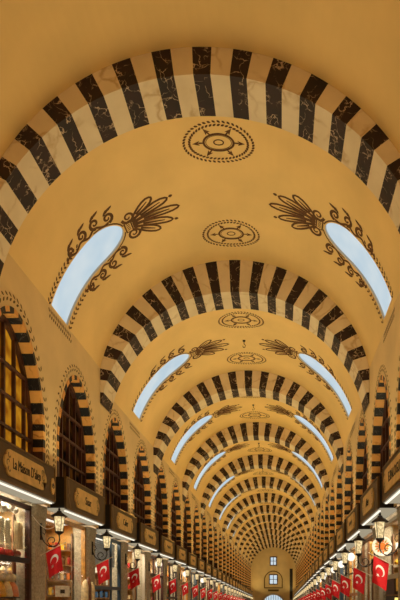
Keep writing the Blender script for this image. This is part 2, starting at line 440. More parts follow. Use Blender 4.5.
def window_parts(s, lit, ext=0.0):
    """mesh data for one arched wall window, origin at the centre of its foot"""
    z0 = WBASE-ext; sp = WSPR-z0; st0 = .5; dep = .29; ri = WR-.10; RV = WRISE; rv = WRISE-.10; EV = rv/ri
    mb = MB()
    def ring(a0, a1, mi):
        for q in range(2):
            b0, b1 = a0+(a1-a0)*q/2, a0+(a1-a0)*(q+1)/2
            o0 = (-WR*cos(b0), sp+RV*sin(b0)**1.3); o1 = (-WR*cos(b1), sp+RV*max(0, sin(b1))**1.3)
            i0 = (-ri*cos(b0), sp+rv*sin(b0)**1.3); i1 = (-ri*cos(b1), sp+rv*max(0, sin(b1))**1.3)
            xf = -s*.012
            mb.quad([(xf, o0[0], o0[1]), (xf, i0[0], i0[1]), (xf, i1[0], i1[1]), (xf, o1[0], o1[1])], mi)
            mb.quad([(xf, i0[0], i0[1]), (s*dep, i0[0], i0[1]), (s*dep, i1[0], i1[1]), (xf, i1[0], i1[1])], mi)
            mb.quad([(xf, o0[0], o0[1]), (0, o0[0], o0[1]), (0, o1[0], o1[1]), (xf, o1[0], o1[1])], mi)
    n = 23
    for i in range(n): ring(pi*i/n, pi*(i+1)/n, i % 2)
    def leg(g, za, zb_, mi):
        xf = -s*.012
        mb.quad([(xf, g*WR, za), (xf, g*ri, za), (xf, g*ri, zb_), (xf, g*WR, zb_)], mi)
        mb.quad([(xf, g*ri, za), (s*dep, g*ri, za), (s*dep, g*ri, zb_), (xf, g*ri, zb_)], mi)
    z = sp; mi = 1
    while z > st0+1e-4:
        zz = max(st0, z-.175)
        for g in (-1, 1): leg(g, zz, z, mi)
        z = zz; mi = 1-mi
    sur = mb.mesh('striped_surround', [M['wdark'], M['wlight']])
    mb = MB()
    for g in (-1, 1):
        y0, y1 = sorted((g*WR, g*(ri-.03))); mb.box(min(-s*.012, s*dep), max(-s*.012, s*dep), y0, y1, 0, st0)
    pst = mb.mesh('wooden_post', [M['wood']])
    mb = MB(); xa, xb = sorted((s*(dep-.08), s*(dep-.01)))
    # arched frame, mullions and rails
    for i in range(24):
        a, b = pi*i/24, pi*(i+1)/24
        for r0, r1 in ((ri-.09, ri),):
            xq = xa if s > 0 else xb
            mb.quad([(xq, -r0*cos(a), sp+EV*r0*max(0, sin(a))**1.3), (xq, -r1*cos(a), sp+EV*r1*max(0, sin(a))**1.3), (xq, -r1*cos(b), sp+EV*r1*max(0, sin(b))**1.3), (xq, -r0*cos(b), sp+EV*r0*max(0, sin(b))**1.3)])
            mb.quad([(xa, -r0*cos(a), sp+EV*r0*max(0, sin(a))**1.3), (xb, -r0*cos(a), sp+EV*r0*max(0, sin(a))**1.3), (xb, -r0*cos(b), sp+EV*r0*max(0, sin(b))**1.3), (xa, -r0*cos(b), sp+EV*r0*max(0, sin(b))**1.3)])
    for g in (-1, 1):
        y0, y1 = sorted((g*ri, g*(ri-.09))); mb.box(xa, xb, y0, y1, 0, sp)
    for j in range(-2, 3):
        y = j*.42; h = sp+EV*(ri-.05)*max(0, 1-(y/(ri-.05))**2)**.65; w = .045 if j else .06
        mb.box(xa, xb, y-w/2, y+w/2, 0, h)
    for zz in [.1+.6*q for q in range(int((sp+1.5)/.6))]:
        hw = ri-.05 if zz < sp else (ri-.05)*sqrt(max(0, 1-((zz-sp)/(EV*(ri-.05)))**1.54))
        x0, x1 = sorted((s*(dep-.10), s*(dep-.03))); mb.box(x0, x1, -hw, hw, zz-.03, zz+.03)
    fr = mb.mesh('window_frame', [M['wood']])
    mb = MB(); pts = [(s*(dep-.005), -ri, 0), (s*(dep-.005), ri, 0)]+[(s*(dep-.005), ri*cos(pi*i/24), sp+rv*max(0, sin(pi*i/24))**1.3) for i in range(25)]
    mb.quad(pts)
    pn = mb.mesh('pane', [M['amber' if lit else 'dim']])
    mb = MB(); rr = WR+.14; x = -s*.004
    def lf(y, zc, an):
        for g, o in ((.6, -.045), (-.6, .045)):
            nx, nz = -sin(an), cos(an)
            mb.quad([(x, u, v) for u, v in leaf2(y+nx*o, zc+nz*o, an+g, .105, .036)])
    i = .5*pi/38
    for j in range(32):
        a = pi*(j+.5)/32; lf(-rr*cos(a), sp+(RV+.17)*sin(a)**1.3, pi/2-math.atan2(WR*sin(a), RV*cos(a)) if False else math.atan2(RV*cos(a), WR*sin(a)))
    z = .1
    while z < sp:
        for g in (-1, 1): lf(g*rr, z, pi/2)
        z += .12
    bd = mb.mesh('painted_leaf_border', [M['paintfade']])
    return [('striped_surround', sur), ('wooden_post', pst), ('window_frame', fr), ('pane', pn), ('painted_leaf_border', bd)]
def w_ext(y): return .3*int(-floor_dz(y)/.3+.35)
WP = {}
for s in (-1, 1):
    for j in range(-1, 26):
        y = WIN0+SP*j; ex = w_ext(y); key = (s, j <= 0, ex)
        if key not in WP: WP[key] = window_parts(*key)
        e = struct(empty(f'window_{win_idx}', (wx(s), y, WBASE-ex))); win_idx += 1
        for nm, me in WP[key]: link(nm, me, e)

# ------------------------------------------------------------------ floor and end wall
mb = MB(); A, B = XL-2, XR+2
for ya, yb in ((-7, 11.73), (11.73, END+.5)):
    za, zb = floor_dz(ya), floor_dz(yb)
    mb.quad([(A, ya, za), (B, ya, za), (B, yb, zb), (A, yb, zb)]); mb.quad([(A, ya, za-.2), (A, yb, zb-.2), (B, yb, zb-.2), (B, ya, za-.2)])
struct(mb.build('floor', M['floor']))
mb = MB(); y = END
PX = 550/END
dc = CX; dr = 1.8; dz = EYE-1.6         # doorway arch: centre height and radius
top = EYE+9.3
n = 24
for i in range(n):                        # wall pieces around the arched doorway
    a, b = pi*i/n, pi*(i+1)/n
    xa, za = dc-dr*cos(a), dz+dr*sin(a); xb, zb = dc-dr*cos(b), dz+dr*sin(b)
    mb.quad([(xa, y, za), (xb, y, zb), (xb, y, top), (xa, y, top)])
mb.quad([(XL-.1, y, -2), (dc-dr, y, -2), (dc-dr, y, top), (XL-.1, y, top)])
mb.quad([(dc+dr, y, -2), (XR+.1, y, -2), (XR+.1, y, top), (dc+dr, y, top)])
struct(mb.build('wall_end', M['endwall']))
e = struct(empty('door_1', (dc, END, 0)))
mb = MB()
for i in range(n):
    a, b = pi*i/n, pi*(i+1)/n
    for r0, r1 in ((dr, dr+.28),):
        mb.quad([(-r0*cos(a), -.06, dz+r0*sin(a)), (-r1*cos(a), -.06, dz+r1*sin(a)), (-r1*cos(b), -.06, dz+r1*sin(b)), (-r0*cos(b), -.06, dz+r0*sin(b))])
        mb.quad([(-r0*cos(a), -.06, dz+r0*sin(a)), (-r0*cos(b), -.06, dz+r0*sin(b)), (-r0*cos(b), .4, dz+r0*sin(b)), (-r0*cos(a), .4, dz+r0*sin(a))])
mb.build('door_surround', M['stonecap'], e)
mb = MB()
for i in range(-4, 5): mb.box(i*.4-.03, i*.4+.03, .28, .34, -2, dz+sqrt(dr*dr-(i*.4)**2)-.02)
for z in (.6, 1.2, 1.7): mb.box(-1.5, 1.5, .27, .33, z-1.2, z-1.15)
mb.build('door_grille', M['bluepost'], e)
MB().quad([(-dr, .38, -2), (dr, .38, -2), (dr, .38, dz+dr), (-dr, .38, dz+dr)]).build('pane', M['sky'], e)
def end_window(zc, w, h, idx, recess):
    e = struct(empty(f'window_{idx}', (dc, END, EYE+zc)))
    mb = MB()
    for x0, x1, z0, z1 in ((-w/2-.14, -w/2, -h/2-.14, h/2+.14), (w/2, w/2+.14, -h/2-.14, h/2+.14), (-w/2, w/2, h/2, h/2+.14), (-w/2, w/2, -h/2-.14, -h/2), (-.05, .05, -h/2, h/2), (-w/2, w/2, -.04, .04)):
        mb.box(x0, x1, -.12, -.02, z0, z1)
    mb.build('window_frame', M['wood'], e)
    MB().quad([(-w/2, -.04, -h/2), (w/2, -.04, -h/2), (w/2, -.04, h/2), (-w/2, -.04, h/2)]).build('pane', M['sky'], e)
    if recess:
        mb = MB(); r = 1.42
        for i in range(20):
            a, b = pi*i/20, pi*(i+1)/20
            mb.quad([(-r*cos(a), -.05, r*sin(a)-.1), (-(r+.16)*cos(a), -.05, (r+.16)*sin(a)-.1), (-(r+.16)*cos(b), -.05, (r+.16)*sin(b)-.1), (-r*cos(b), -.05, r*sin(b)-.1)])
        for g in (-1, 1):
            x0, x1 = sorted((g*r, g*(r+.16))); mb.box(x0, x1, -.06, 0, -1.35, -.1)
        mb.box(-r-.16, r+.16, -.06, 0, -1.5, -1.35)
        mb.build('painted_surround', M['paintfade'], e)
end_window(5.9, .9, 1.25, win_idx, False); end_window(2.8, 1.2, 1.45, win_idx+1, True)
tag(MB().box(-.9, .9, -.06, 0, -.16, .16).build('wall_plate', M['paintfade'], loc=(dc, END-.01, EYE+.95)),
    'small dark plate above the doorway on the far end wall', 'plate')
tag(MB().box(-.25, .25, -.03, .03, 0, 5.1).box(-.28, .28, -.05, .05, 5.1, 5.2).build('hanging_banner', M['black'], loc=(1.7, END-1.6, 1.0)),
    'tall narrow dark banner at the right of the far end wall', 'banner')

# ------------------------------------------------------------------ shops
def gy(m): return SHOP0+SP*m
SHX = {-1: -5.13, 1: 2.55}     # shop front plane
DEP = 1.35
SGX = {-1: -4.70, 1: 2.12}     # face of the sign boards
SZ0, SZ1 = EYE+1.945, EYE+2.66
NS = 26
def sd(m): return floor_dz(gy(m)-SP/2)
def X_(s, d): return SHX[s]+s*d
def bx(mb, xa, xb, y0, y1, z0, z1, mi=0): return mb.box(min(xa, xb), max(xa, xb), y0, y1, z0, z1, mi)

# pillars
def pillar_mesh():
    mb = MB(); h = SZ0-.02; c = .05; a, b = .30, .2
    prof = [(1.12, 0), (1.12, .25), (1.0, .32), (1.0, h-.3), (1.1, h-.24), (1.14, h-.02), (1.14, h)]
    base = len(mb.v)
    ring = [(-b+c, -a), (b-c, -a), (b, -a+c), (b, a-c), (b-c, a), (-b+c, a), (-b, a-c), (-b, -a+c)]
    for f, z in prof:
        for x, y in ring: mb.v.append((x*f, y*(1+(f-1)*.6), z))
    for i in range(len(prof)-1):
        for k in range(8):
            p = i*8+k; q = i*8+(k+1) % 8; mb.f.append((p, q, q+8, p+8)); mb.m.append(0)
    mb.f.append(tuple(range((len(prof)-1)*8, len(prof)*8))); mb.m.append(0)
    return mb.mesh('stone_pillar', [M['stone']])
PM = pillar_mesh()
for s in (-1, 1):
    for m in range(0, NS):
        o = link('stone_pillar', PM, None, (X_(s, .2), gy(m), floor_dz(gy(m))))
        tag(o, f'grey speckled stone pillar below the {SIDE[s]} wall, {NTH[m]} along from the camera', 'pillar', f'stone pillars along the {SIDE[s]} wall')

# sign boards
def plaque_outline(L, H):
    h = H/2; l = L/2
    pts = [(-l+.22, h), (l-.22, h)]
    for cy, r in ((h-.09, .09), (0, .135), (-h+.09, .09)):
        cx = l-.16 if cy else l-.11
        for t in range(7):
            a = pi/2-pi*t/6; pts.append((cx+r*cos(a), cy+r*sin(a)))
    pts += [(l-.22, -h), (-l+.22, -h)]
    for cy, r in ((-h+.09, .09), (0, .135), (h-.09, .09)):
        cx = -l+.16 if cy else -l+.11
        for t in range(7):
            a = -pi/2-pi*t/6; pts.append((cx+r*cos(a), cy+r*sin(a)))
    return pts
def sign(s, m, text, emblem=False):
    y0, y1 = gy(m-1)+.285, gy(m)-.285; yc = (y0+y1)/2; zc = (SZ0+SZ1)/2+sd(m); X = SGX[s]; hl = (y1-y0)/2; hh = (SZ1-SZ0)/2
    e = empty('shop_sign', (X, yc, zc))
    who = f'bronze sign board with cream plaque over the {NTH[m]} shop on the {SIDE[s]}'
    tag(e, who, 'sign', f'shop sign boards along the {SIDE[s]} wall')
    t = lambda d: s*d
    mb = MB(); bx(mb, t(.03), t(.415), -hl+.02, hl-.02, -hh+.02, hh-.01); mb.build('housing', M['black'], e)
    mb = MB(); bx(mb, 0, t(.035), -hl, hl, -hh, hh)
    for z in (-hh, hh-.03): bx(mb, t(-.015), 0, -hl, hl, z, z+.03, 1)
    for y in (-hl, hl-.03): bx(mb, t(-.015), 0, y, y+.03, -hh, hh, 1)
    mb.build('board', [M['board'], M['rim']], e)
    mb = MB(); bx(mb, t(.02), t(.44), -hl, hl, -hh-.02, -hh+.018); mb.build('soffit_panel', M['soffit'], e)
    mb = MB(); bx(mb, t(.03), t(.075), -hl+.08, hl-.08, -hh-.045, -hh-.021); mb.build('light_strip', M['strip'], e)
    # plaque
    L, H = (1.62 if (s, m) != (1, 0) else 2.2), .46; pts = plaque_outline(L, H); mb = MB()
    f = [(t(-.03), u, v) for u, v in pts]; b = [(t(0), u, v) for u, v in pts]
    mb.quad(f)
    for i in range(len(pts)): mb.quad([f[i], f[(i+1) % len(pts)], b[(i+1) % len(pts)], b[i]])
    pl = mb.build('plaque', M['plaque'], e)
    x = t(-.034)
    for g in (-1, 1):
        for cy in (-.12, 0, .12):
            if m > 8: continue
            mb = MB()
            for poly in ribbon2(spiral2(g*(L/2-(.15 if cy else .11)), cy, .015, .06 if cy else .075, 0, (4 if cy else -4)*g), .010): mb.quad([(x, u, v) for u, v in poly])
            mb.build('scroll_ornament', M['ink'], pl)
    if text:
        cu = bpy.data.curves.new('lettering', 'FONT'); cu.body = text; cu.size = .27; cu.align_x = 'CENTER'; cu.align_y = 'CENTER'; cu.extrude = .004
        o = bpy.data.objects.new('tmp_text', cu); COL.objects.link(o)
        bpy.context.view_layer.update()
        me = bpy.data.meshes.new_from_object(o.evaluated_get(bpy.context.evaluated_depsgraph_get()))
        bpy.data.objects.remove(o)
        w = max(v.co.x for v in me.vertices)-min(v.co.x for v in me.vertices)
        fx = min(.82, (L-.52)/w)
        me.materials.clear(); me.materials.append(M['ink'])
        # left wall reads with +Y, right wall with -Y
        for v in me.vertices:
            a, b_, c = v.co; v.co = (t(-.034)+(-s)*c, (-s)*a*fx, b_)
        if True: me.flip_normals() if False else None
        link('lettering', me, pl)
    if not text and m < 14:
        mb = MB()
        for poly in ribbon2([(-.34+.68*i/30, .05*sin(i*1.25)+.02*sin(i*.5)) for i in range(31)], .03): mb.quad([(t(-.034), u, v) for u, v in poly])
        mb.build('line_ornament', M['ink'], pl)
    if emblem:
        mb = MB(); yy = (hl-.14)
        ov = [(yy+.085*cos(2*pi*i/20), .17*sin(2*pi*i/20)-.05) for i in range(20)]
        f = [(t(-.02), u, v) for u, v in ov]; b = [(0, u, v) for u, v in ov]; mb.quad(f)
        for i in range(20): mb.quad([f[i], f[(i+1) % 20], b[(i+1) % 20], b[i]])
        for poly in ribbon2(spiral2(yy, -.05, .01, .06, 0, 10), .016): mb.quad([(t(-.024), u, v) for u, v in poly], 1)
        mb.build('oval_emblem', [M['plaque'], M['ink']], e)
    else:
        mb = MB()
        for y_, a in ((-hl+.2, .25), (-hl+.26, -.2)):
            pass
        for poly in ribbon2([(-hl+.14, .3), (-hl+.2, .02), (-hl+.13, -.02), (-hl+.27, -.3)], .05, .03): mb.quad([(t(-.008), u, v) for u, v in poly])
        mb.build('line_ornament', M['rim'], e)
TEXT_L = ["La Maison D'alep", 'Suar', 'Cafer']
TEXT_R = ['E.BALOGLU', 'Alev']
for s, T in ((-1, TEXT_L), (1, TEXT_R)):
    for m in range(NS):
        tx = T[m] if m < len(T) else ''
        sign(s, m, tx, emblem=(m == 0 and s < 0))

# lanterns
def lantern_proto(s):
    e = empty('wall_lantern', (0, 0, 0)); n = 8
    dx = -s*.40                         # body hangs this far from the pillar face (origin on the face, at the plate)
    z = lambda a: a-3.10
    mb = MB(); mb.lathe([(.165, z(3.335)), (.17, z(3.35)), (.14, z(3.375)), (.075, z(3.42)), (.05, z(3.44)), (.05, z(3.46)), (.02, z(3.475)), (.028, z(3.50)), (.006, z(3.535))], (dx, 0, 0), n=n, rot=pi/8)
    mb.build('cap', M['iron'], e)
    mb = MB(); mb.lathe([(.07, z(3.03)), (.108, z(3.335))], (dx, 0, 0), n=n, rot=pi/8); mb.build('glass', M['lampglass'], e)
    mb = MB()
    for k in range(4):
        a = pi/4+k*pi/2; mb.tube([(dx+.077*cos(a), .077*sin(a), z(3.02)), (dx+.116*cos(a), .116*sin(a), z(3.34))], .007, n=5)
    mb.lathe([(.012, z(2.92)), (.02, z(2.95)), (.05, z(2.975)), (.085, z(3.0)), (.085, z(3.028)), (.07, z(3.032))], (dx, 0, 0), n=n, rot=pi/8)
    mb.build('frame', M['iron'], e)
    mb = MB(); bx(mb, -s*.0, -s*.025, -.025, .025, z(2.84), z(3.2)); mb.build('wall_mount', M['iron'], e)
    mb = MB()
    pts = [(-s*.02, 0, z(2.95)), (-s*.06, 0, z(2.83)), (-s*.15, 0, z(2.73)), (-s*.26, 0, z(2.70)), (-s*.36, 0, z(2.75)), (-s*.405, 0, z(2.84)), (dx, 0, z(2.93))]
    P = []
    for i in range(len(pts)-1):
        p0 = Vector(pts[max(0, i-1)]); p1 = Vector(pts[i]); p2 = Vector(pts[i+1]); p3 = Vector(pts[min(len(pts)-1, i+2)])
        for q in range(4):
            t = q/4; P.append(.5*((2*p1)+(p2-p0)*t+(2*p0-5*p1+4*p2-p3)*t*t+(3*p1-p0-3*p2+p3)*t**3))
    P.append(Vector(pts[-1])); mb.tube(P, .013, n=6)
    sp = [(-s*(.25+r*cos(a)), 0, z(2.83)+r*sin(a)) for a, r in ((pi*1.5-i*.42, .115-.0055*i) for i in range(16))]
    mb.tube(sp, .011, n=6)
    mb.tube([(-s*.02, 0, z(3.12)), (-s*.08, 0, z(3.1)), (-s*.12, 0, z(3.02)), (-s*.08, 0, z(2.96)), (-s*.05, 0, z(3.0))], .009, n=5)
    mb.build('scroll_bracket', M['iron'], e)
    return e
# flags
def flag_proto(s):
    e = empty('flag', (0, 0, 0))
    # pole rises from the pillar toward the aisle; origin at its foot
    sl = .47; ln = .60
    u = Vector((-s*cos(sl), 0, sin(sl)))
    mb = MB(); mb.tube([(0, 0, 0), tuple(u*ln)], .010, n=6); bx(mb, s*(.0 if s < 0 else .11), -s*.02, -.025, .025, -.025, .025); mb.tube([tuple(u*ln), tuple(u*(ln+.03))], [.016, .004], n=6)
    mb.build('pole', M['pole'], e)
    wf, hf = .37, .58; a0 = .13
    def F(p, q, o=0):            # p across 0..1 from the pillar, q down 0..1
        b = u*(a0+p*wf); y = .035*sin(p*5+q*2.2)*(.3+q)+.02*q
        return (b.x-s*(.05*q-.03*q*p), b.y+y+o, b.z-.008-q*hf*(1-.04*p))
    mb = MB()
    n, m = 10, 14
    for i in range(n):
        for j in range(m): mb.quad([F(i/n, j/m), F((i+1)/n, j/m), F((i+1)/n, (j+1)/m), F(i/n, (j+1)/m)], 0)
    # crescent opens down toward the star; seen from the camera side (-Y)
    cpx, cpy = .52, .42
    def map2(x, y): return (cpx+x/wf, cpy-y/hf)
    rot = RAD(-115) if s < 0 else RAD(-115)
    flip = 1 if s < 0 else -1        # local p axis runs toward the aisle
    def pt(x, y):
        X = x*cos(rot)-y*sin(rot); Y = x*sin(rot)+y*cos(rot); return map2(X*flip, Y)
    ro, ri_, cs = .115, .092, .036
    outer = []; inner = []
    ia = math.acos((ro*ro+cs*cs-ri_*ri_)/(2*ro*cs)); ib = math.acos(max(-1, min(1, (ro*ro-cs*cs-ri_*ri_)/(2*ri_*cs))))
    N = 18
    for i in range(N+1):
        a = ia+(2*pi-2*ia)*i/N; b = ib+(2*pi-2*ib)*i/N
        outer.append((ro*cos(a), ro*sin(a))); inner.append((cs+ri_*cos(b), ri_*sin(b)))
    for off in (-.004, .004):
        for i in range(N):
            mb.quad([F(*pt(*outer[i]), off), F(*pt(*outer[i+1]), off), F(*pt(*inner[i+1]), off), F(*pt(*inner[i]), off)], 1)
        st = [(.135+(.048 if i % 2 == 0 else .019)*cos(pi+i*pi/5), (.048 if i % 2 == 0 else .019)*sin(pi+i*pi/5)) for i in range(10)]
        for i in range(10): mb.quad([F(*pt(.135, 0), off), F(*pt(*st[i]), off), F(*pt(*st[(i+1) % 10]), off)], 1)
    mb.build('cloth', [M['flag'], M['fwhite']], e, smooth=False)
    return e
for s in (-1, 1):
    lp = lantern_proto(s); fp = flag_proto(s)
    for m in range(0, NS):
        lx = SHX[s]
        pos = f'{NTH[m]} pillar along the {SIDE[s]} wall'
        a = (lx, gy(m), 3.10 if s < 0 else 2.96); b = (lx-(0 if s < 0 else .13), gy(m), EYE+(.87 if s < 0 else .64))
        l_ = clone(lp, a); f_ = clone(fp, b)
        f_.rotation_euler.z = random.uniform(-.12, .12); l_.rotation_euler.z = 0
        sc = random.uniform(.95, 1.04); f_.scale = (1, 1, sc)
        if s > 0: l_.scale = (1.1, 1.1, 1.1)
        l_.location.z += floor_dz(gy(m)); f_.location.z += floor_dz(gy(m))
        tag(l_, 'black iron wall lantern with scroll bracket on the '+pos, 'lantern', f'wall lanterns on the {SIDE[s]} pillars')
        tag(f_, 'red flag with white crescent and star on the '+pos, 'flag', f'crescent and star flags on the {SIDE[s]} pillars')
    for p in (lp, fp):
        for c in list(p.children): bpy.data.objects.remove(c)
        bpy.data.objects.remove(p)

# shop interiors
for s in (-1, 1):
    for m in range(-3, NS):
        y0, y1 = gy(m-1), min(gy(m), END); mb = MB(); amb = 1 if (s, m) in ((-1, 1), (1, 2), (-1, 5), (1, 5)) or (m > 5 and m % 3 == 0) else 0
        Xf, Xb = SHX[s], X_(s, DEP); zt = EYE+1.95+sd(m); zf = floor_dz(y1)-.05
        mb.quad([(Xb, y0, zf), (Xb, y1, zf), (Xb, y1, zt), (Xb, y0, zt)], amb)
        for y in (y0+.02, y1-.02):
            mb.quad([(X_(s, .38), y, zf), (Xb, y, zf), (Xb, y, zt), (X_(s, .38), y, zt)], amb)
        mb.quad([(wx(s), y0, zt), (Xb, y0, zt), (Xb, y1, zt), (wx(s), y1, zt)], 2)
        struct(mb.build('wall_shop', [M['shopback'], M['shopamber'], M['white']]))
        if 0 <= m:
            mb = MB(); xs = X_(s, .62); mb.box(xs-.05, xs+.05, y0+.4, y1-.4, zt-.05, zt-.01)
            tag(mb.build('ceiling_tube_light', M['strip']), f'white tube light under the ceiling of the {NTH[m]} shop on the {SIDE[s]}', 'light', f'tube lights in the {SIDE[s]} shops')

def goods_meshes():
    G = {}
    def add(kind, col, mb, mats): G[(kind, col)] = mb.mesh(kind, mats, False)
    for col in PAL:
        mm = [M['g_'+col], M['g_gold'], M['g_white'], M['black']]
        mb = MB(); mb.lathe([(.055, 0), (.062, .02), (.062, .13), (.04, .155), (.04, .165)], n=12, mi=0); mb.lathe([(.045, .165), (.045, .19), (.02, .195)], n=12, mi=1); add('jar', col, mb, mm)
        mb = MB(); mb.box(-.05, .05, -.07, .07, 0, .2); mb.box(-.052, .052, -.05, .05, .05, .14, 2); add('box', col, mb, mm)
        mb = MB(); mb.lathe([(.035, 0), (.04, .02), (.04, .15), (.015, .2), (.015, .25), (.02, .26)], n=10); add('bottle', col, mb, mm)
        mb = MB(); mb.lathe([(.06, 0), (.078, .04), (.072, .14), (.04, .19), (.025, .2), (.05, .24)], n=10, sx=.7); add('bag', col, mb, mm)
        mb = MB(); mb.lathe([(.03, 0), (.04, .015), (.075, .06), (.08, .075), (.055, .11), (.02, .15)], n=12); add('bowl', col, mb, mm)
    return G
GM = goods_meshes()
WHATK = dict(jar='jar with gilt lid', box='box with white label', bottle='bottle', bag='tied bag', bowl='heaped bowl')
STY = {(-1, 0): (['cream', 'white', 'green', 'yellow'], ['bag', 'jar', 'bowl']), (-1, 1): (['orange', 'yellow', 'gold', 'red', 'brown'], ['jar', 'box', 'bag', 'bottle']),
       (-1, 2): (['blue', 'white', 'brown'], ['box', 'bottle']), (-1, 3): (['red', 'cream', 'yellow', 'white'], ['box', 'jar']),
       (1, 1): (['yellow', 'red', 'cream', 'white', 'green'], ['box', 'bowl', 'jar']), (1, 2): (['orange', 'brown', 'yellow', 'cream'], ['bag', 'jar', 'box'])}
LEV = [1.72, 2.12, 2.52, 2.92]
LNAME = ['lowest', 'second', 'third', 'top']
for s in (-1, 1):
    for m in range(0, 15):
        cols, kinds = STY.get((s, m), (random.sample(list(PAL), 5), ['jar', 'box', 'bottle', 'bag']))
        shop = f'{NTH[m]} shop on the {SIDE[s]}'
        y1 = gy(m)-.06; y0 = gy(m-1)+.4
        # shelf against the far partition, facing the camera
        e = empty('display_shelf', (X_(s, .42), y1, sd(m))); tag(e, f'shelf unit at the far side of the {shop}', 'shelf')
        mb = MB(); w = DEP-.47
        for a in (0, w): bx(mb, s*a, s*(a+.03), -.27, 0, 0, 3.35)
        mb.build('frame', M['shelf'], e)
        for z in [1.2]+LEV:
            mb = MB(); bx(mb, s*.03, s*w, -.26, -.01, z-.03, z); mb.build('shelf_board', M['shelf'], e)
        levels = LEV if m < 7 else LEV[::2]
        for li, z in enumerate(LEV):
            if z not in levels: continue
            nn = 5 if m < 7 else 3; kd = random.choice(kinds)
            for i in range(nn):
                c = random.choice(cols); o = link(kd, GM[(kd, c)], None, (X_(s, .42+.03+(i+.6)*(w-.05)/(nn+.2)), y1-.14, z+.001+sd(m)))
                sc = random.uniform(.85, 1.08) if m < 7 else 1.1; o.scale = (.8 if nn == 5 else 1, sc, sc)
                tag(o, f'{c} {WHATK[kd]}, {NTH[i]} on the {LNAME[li]} far-side shelf, {NTH[m]} {SIDE[s]} shop', kd, f'goods on the shelves of the {shop}')
        if m >= 6 or (s, m) == (1, 0): continue
        # shelf along the back wall
        e = empty('display_shelf', (X_(s, DEP-.01), y0, sd(m))); tag(e, f'long shelf unit along the back of the {shop}', 'shelf')
        L = y1-.35-y0; mb = MB()
        for a in (0, L-.03): bx(mb, -s*.3, 0, a, a+.03, 0, 3.35)
        mb.build('frame', M['shelf'], e)
        for z in [1.2]+LEV:
            mb = MB(); bx(mb, -s*.29, -s*.01, .03, L-.03, z-.03, z); mb.build('shelf_board', M['shelf'], e)
        for li, z in enumerate(LEV):
            nn = 8 if m < 3 else 5; kd = random.choice(kinds)
            for i in range(nn):
                c = random.choice(cols); yy = y0+.14+i*(L-.3)/(nn-1)
                o = link(kd, GM[(kd, c)], None, (X_(s, DEP-.16), yy, z+.001+sd(m))); sc = random.uniform(.95, 1.2); o.scale = (sc, sc, sc)
                tag(o, f'{c} {WHATK[kd]}, {NTH[i]} on the {LNAME[li]} back shelf, {NTH[m]} {SIDE[s]} shop', kd, f'goods at the back of the {shop}')

# --- special fittings of the first shops
def shopfront(s, m, material, name, rails, posts, glass=True, label=''):
    y0, y1 = gy(m-1)+.31, gy(m)-.31; X = X_(s, .05); e = empty(name, (X, (y0+y1)/2, sd(m))); tag(e, label, 'shopfront')
    hl = (y1-y0)/2; mb = MB()
    for g in (-1, 1):
        a, b = sorted((g*hl, g*(hl-.09))); bx(mb, 0, s*.1, a, b, 0, SZ0-.08)
    bx(mb, 0, s*.1, -hl, hl, SZ0-.16, SZ0-.08)
    mb.build('frame', material, e)
    for z in rails: mb = MB(); bx(mb, -s*.01, s*.08, -hl+.09, hl-.09, z-.05, z+.05); mb.build('rail', M['black'] if m == 0 else material, e)
    for y in posts: mb = MB(); bx(mb, 0, s*.06, y-.03, y+.03, 0, SZ0-.16); mb.build('mullion', material, e)
    if glass: mb = MB(); bx(mb, s*.03, s*.036, -hl+.09, hl-.09, .3, SZ0-.16); mb.build('glass_pane', M['glass'], e)
shopfront(-1, 0, M['wood'], 'storefront', [EYE+.72], [], True, 'red-brown wooden shop front with black rail, nearest on the left')
shopfront(-1, 1, M['gold'], 'storefront', [], [], True, 'gilded wooden frame of the glazed second shop on the left')
shopfront(-1, 2, M['bluepost'], 'storefront', [EYE+.35], [.3], False, 'dark blue metal frame of the third shop on the left')
shopfront(-1, 3, M['frame'], 'storefront', [], [-.3], False, 'pale frame of the fourth shop on the left')
shopfront(1, 1, M['frame'], 'storefront', [EYE+.5], [], False, 'pale frame of the second shop on the right')
shopfront(1, 2, M['shelf'], 'storefront', [], [0], False, 'brown wooden frame of the third shop on the right')
cyc = [('wood2', 'dark wooden'), ('black', 'black metal'), ('gold', 'gilded wooden'), ('wood', 'red-brown wooden'), ('bluepost', 'dark blue')]
for s in (-1, 1):
    for m in range(4 if s < 0 else 3, 13):
        mt, wd = cyc[(m*2+(s > 0)) % 5]
        shopfront(s, m, M[mt], 'storefront', [EYE+.25] if m % 2 else [EYE+1.1], [-.5, .45] if m % 3 else [0], False, f'{wd} open frame of the {NTH[m]} shop on the {SIDE[s]}')
        if (s > 0 and m < 10) or m in (4, 6, 8):
            mb = MB(); mb.lathe([(.02, -.15), (.1, -.12), (.14, -.03), (.14, .04), (.09, .12), (.03, .145)], n=14)
            e = empty('globe_lamp', (X_(s, -.06), gy(m)-SP*.55, SZ0-.36+sd(m))); tag(e, f'white globe lamp hung under the sign of the {NTH[m]} shop on the {SIDE[s]}', 'lamp', 'white globe lamps under the signs')
            mb.build('glass_globe', M['globe'], e, smooth=True)
            MB().tube([(0, 0, .14), (0, 0, .335)], .01, n=5).build('stem', M['iron'], e)
# half closed roller shutter of the third shop on the left
mb = MB(); y0, y1 = gy(1)+.42, gy(2)-.42; z = SZ0-.18; nsl = 12
for i in range(nsl):
    za = z-i*.062; mb.quad([(0, y0, za), (0, y1, za), (-.018, y1, za-.03), (-.018, y0, za-.03)]); mb.quad([(-.018, y0, za-.03), (-.018, y1, za-.03), (0, y1, za-.062), (0, y0, za-.062)])
tag(mb.build('roller_shutter', M['shutter'], loc=(X_(-1, .22), 0, sd(2))), 'blue-grey corrugated shutter, half lowered, in the third shop on the left', 'shutter')
# red band of the fourth shop
tag(MB().box(0, .05, -.9, .9, 0, .16).build('fascia_band', M['g_pink'], loc=(X_(-1, .3), (gy(2)+gy(3))/2, EYE+.85+sd(3))), 'pink-red illuminated band across the fourth shop on the left', 'sign')

